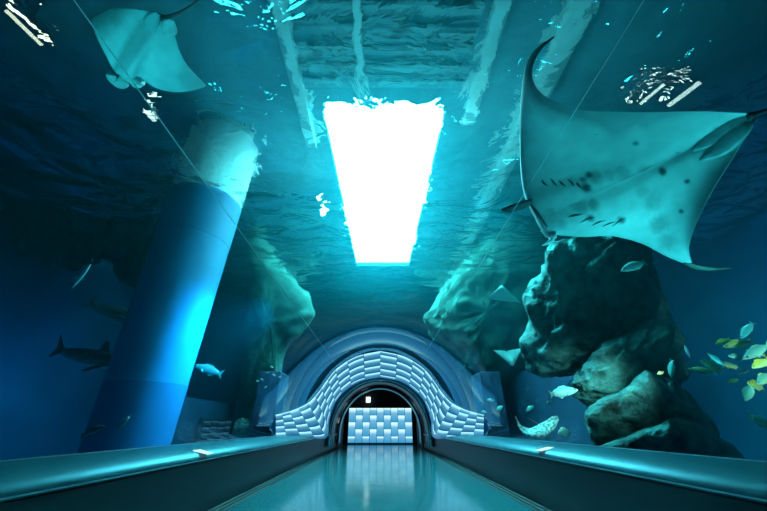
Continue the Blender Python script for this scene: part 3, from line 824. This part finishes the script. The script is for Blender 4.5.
FM = {'silver': (fish_mat('silver_fish', (.30,.55,.52), (.75,.85,.80)), principled('silver_fin', (.35,.55,.5), .5), 0),
      'teal': (fish_mat('teal_fish', (.12,.42,.40), (.45,.75,.66)), principled('teal_fin', (.2,.5,.42), .5), 0),
      'olive': (fish_mat('olive_fish', (.30,.36,.10), (.50,.58,.32)), principled('olive_fin', (.5,.45,.08), .5), 0),
      'yellow': (fish_mat('yellow_fish', (.75,.60,.05), (.65,.70,.35)), principled('yellow_fin', (.95,.66,.04), .5), 0),
      'yellow_tail': (fish_mat('yellow_tail_fish', (.15,.45,.38), (.45,.72,.55)), principled('bright_yellow_fin', (.95,.70,.05), .5), 0),
      'cream': (fish_mat('cream_fish', (.95,.82,.6), (1,.95,.88)), principled('cream_fin', (.9,.75,.4), .5), 0),
      'orange': (fish_mat('orange_fish', (.6,.25,.08), (.7,.4,.2)), principled('orange_fin', (.6,.3,.1), .5), 0),
      'dark': (fish_mat('dark_fish', (.03,.07,.08), (.25,.35,.35)), principled('dark_fish_fin', (.05,.09,.1), .5), 0),
      'shark': (fish_mat('shark_skin', (.05,.10,.10), (.42,.52,.42), -.02, .05), principled('shark_fin', (.06,.12,.12), .6), 0)}
PROTO = {}
def fish(label, head, tail, t, kind='silver', h=.27, w=.14, dt=0, roll=0, group=None, name='fish', cat='fish', shark=False):
    A, B = P(*head, t), P(*tail, t+dt)
    ax = A-B; L = ax.length; ax.normalize()
    up = Vector((0,0,1)) - ax*ax.z
    if up.length < .2: up = (EYE-A).cross(ax)
    up.normalize()
    up = Matrix.Rotation(roll, 3, ax) @ up
    si = up.cross(ax)
    mw = Matrix(((ax.x,si.x,up.x,0),(ax.y,si.y,up.y,0),(ax.z,si.z,up.z,0),(0,0,0,1)))
    key = (kind, h, w, shark)
    root = empty(name, (0,0,0), label, cat, group)
    if key in PROTO:
        for ch in PROTO[key].children:
            c = ch.copy(); COL.objects.link(c); c.parent = root
    else:
        build_fish(root, h, w, FM[kind], shark); PROTO[key] = root
    root.matrix_world = Matrix.Translation((A+B)/2) @ mw @ Matrix.Scale(L, 4)
    return root
def clear_t(px, py, k=1.12): return arch_t(px, py)*k
SG = 'school of yellow and green fish at the right edge'
SCHOOL = [((741,339),(753,322),'teal',.34,'plump teal fish, topmost of the school at the right edge'),
 ((716,344),(731,339),'yellow',.28,'small yellow fish at the upper left of the school'),
 ((723,347),(752,342),'olive',.26,'long olive fish lying level, second from the top of the school'),
 ((743,359),(769,345),'teal',.30,'teal fish cut by the photo edge, above the bright yellow one'),
 ((728,356),(746,358),'teal',.32,'teal fish in the middle of the school under the long olive one'),
 ((688,369),(716,372),'olive',.24,'olive fish leading the school, leftmost of it'),
 ((700,361),(722,371),'olive',.24,'slanting olive fish just above the leading fish of the school'),
 ((707,353),(725,366),'teal',.26,'slanting teal fish above the slanting olive one in the school'),
 ((721,364),(739,367),'olive',.30,'olive fish in the very middle of the school'),
 ((752,368),(770,359),'yellow',.36,'bright yellow fish at the photo edge in the middle of the school'),
 ((728,383),(739,379),'yellow',.36,'small dull yellow fish alone just below the school'),
 ((747,383),(764,388),'yellow',.42,'deep-bodied yellow fish below the school, overlapping a round teal one'),
 ((745,401),(752,384),'yellow_tail',.62,'round teal fish with a yellow tail hanging head down below the school'),
 ((757,384),(771,374),'yellow_tail',.40,'fish with a vivid yellow tail pointing up at the photo edge'),
 ((738,374),(750,370),'dark',.30,'small dark fish in the shade of the school'),
 ((746,350),(766,356),'olive',.28,'olive fish crossing behind the teal one at the photo edge')]
for i, (hd, tl, kd, h, lb) in enumerate(SCHOOL):
    fish(lb, hd, tl, 5.6+.22*((i*5) % 7), kd, h, .15, dt=.05*((i*3) % 5-2), roll=.5*math.sin(i*1.7), group=SG)
fish('brownish olive fish alone low at the right edge above the ledge', (776,431), (748,415), 5.6, 'olive', .28, .14)
fish('small white fish nose down between the boulders and the school', (690,358), (684,344), 6.2, 'silver', .34, .15)
fish('teal fish hanging nose down at the edge of the slanting boulder', (671,378), (672,359), 6.4, 'teal', .32, .15)
fish('little orange brown fish by the tip of the pointed boulder', (657,374), (664,372), 6.0, 'orange', .4, .16)
fish('pale teal fish with a dark eye left of the slanting boulder', (578,390), (549,394.5), 7.6, 'silver', .31, .15)
fish('pale patchy fish crossing the face of the highest boulder', (621,271), (646,262), 7.4, 'silver', .34, .15)
fish('small cream butterfly-shaped fish just above the right ledge', (558,434), (571,432), 7.9, 'cream', .72, .16)
FG = 'little fish right of the portal'
for (hd, tl, kd, lb) in (((487,400),(494,400.5),'silver','little pale fish nearest the right foot of the portal, the upper one'),
                         ((503,406),(496,411),'teal','little teal fish right of the right pier'),
                         ((534,406),(526,411),'teal','little teal fish above the mottled ray'),
                         ((552,401),(546,405),'dark','little dim fish below the pale teal fish'),
                         ((481,412),(487,412),'silver','little pale fish nearest the right foot of the portal, the lower one')):
    fish(lb, hd, tl, 10.0, kd, .42, .16, group=FG)
fish('slim silver fish swimming nose down in the dark left of the pillar', (71.5,288.5), (93,260), 7.2, 'silver', .17, .12)
fish('dark fish with a forked tail at the left edge of the pillar foot', (105,426), (80,436.5), 6.0, 'dark', .26, .14)
fish('pale grey fish in front of the pillar foot, turning upwards', (117,429), (131,415), 6.0, 'silver', .40, .2, dt=.1, roll=.4)
fish('dim shark with a tall back fin passing behind the blue pillar', (141,368), (52,349), 9.6, 'shark', .17, .14, name='shark', cat='shark', shark=True, group='sharks behind the pillar')
fish('dim shark higher up behind the pillar, with its pale belly showing', (158,331), (86,302), 10.5, 'shark', .22, .18, name='shark', cat='shark', shark=True, roll=-.5, group='sharks behind the pillar')
fish('slender greenish fish with its pointed tail just right of the pillar', (192,365), (223,374.5), 11.5, 'teal', .22, .14)
TG = 'tiny school left of the portal vault'
for i, (x, y) in enumerate(((267.4,373),(272,367),(277,366.7),(257.7,381),(262,379.5),(265.6,387),(280,377),(274,375))):
    a = .6*math.sin(i*2.1)
    fish('tiny pale fish of the loose school above the left foot of the portal', (x-2*math.cos(a), y-2*math.sin(a)), (x+2*math.cos(a), y+2*math.sin(a)), 13.0, 'silver', .42, .16, group=TG)

# reflection of the light panels, built as dim glowing panels at the left
def on_plane_x(px, py, x):
    d = ray(px, py); return EYE + d*(x/d.x)
xw = -8.05
c0, c1 = on_plane_x(199, 440, xw), on_plane_x(232, 420.5, xw)
ya, yb, za, zb = c0.y, c1.y, c0.z-.25, c1.z
lw_ = empty('panel_reflection', (xw, ya, za), 'dim reflection of the pale blue light panels, built as glowing panels, low behind the pillar, beside the coral head', 'panel reflection')
box('frame', -.18, -.02, -.1, yb-ya+.1, -.9, zb-za+.06, M['black'], lw_)
for r in range(4):
    for c in range(4):
        st = .12 if c % 2 else 0
        q0, q1 = (r+st)/4.2+.01, (r+.9+st)/4.2
        a0, a1 = c/4+.01, (c+.95)/4
        uv_quadgrid('light_panel', lambda s_, t_: Vector((0, lerp(a0, a1, s_)*(yb-ya), lerp(q0, q1, t_)*(zb-za))), 1, 3, M['dim_reflection'], lw_)  # these panels stand in for the reflection of the light panels
area('fill_manta', (6.2, 4.6, .5), (4.1, 4.0, 5.2), 1.6, 85, TE, spread=90)  # unseen uplight added to brighten the manta's belly
area('fill_school', (5.2, 2.4, .9), (8.2, 6.0, 2.7), .4, 34, (.45,1,.8), spread=34)  # unseen fill light added to brighten the school
area('fill_low_fish', (5.1, 4.4, 3.0), (4.9, 11, 1.8), .5, 15, (.3,1,.92), spread=34)  # unseen fill light added for fish and rays low on the right
area('uplight_ray', (-5.6, 3.4, .5), (-3.4, 2.8, 6.4), 1.0, 40, TE, spread=60)  # unseen area light aimed up at the upper left ray


# ------------------------------------------------------------------ view
S.view_settings.view_transform = 'Standard'
S.view_settings.look = 'None'
S.view_settings.exposure = 0
S.view_settings.gamma = 1
S.view_settings.use_curve_mapping = False
cy = S.cycles
cy.use_denoising = True
cy.max_bounces = 8; cy.transparent_max_bounces = 24; cy.volume_bounces = 0
cy.sample_clamp_indirect = 6
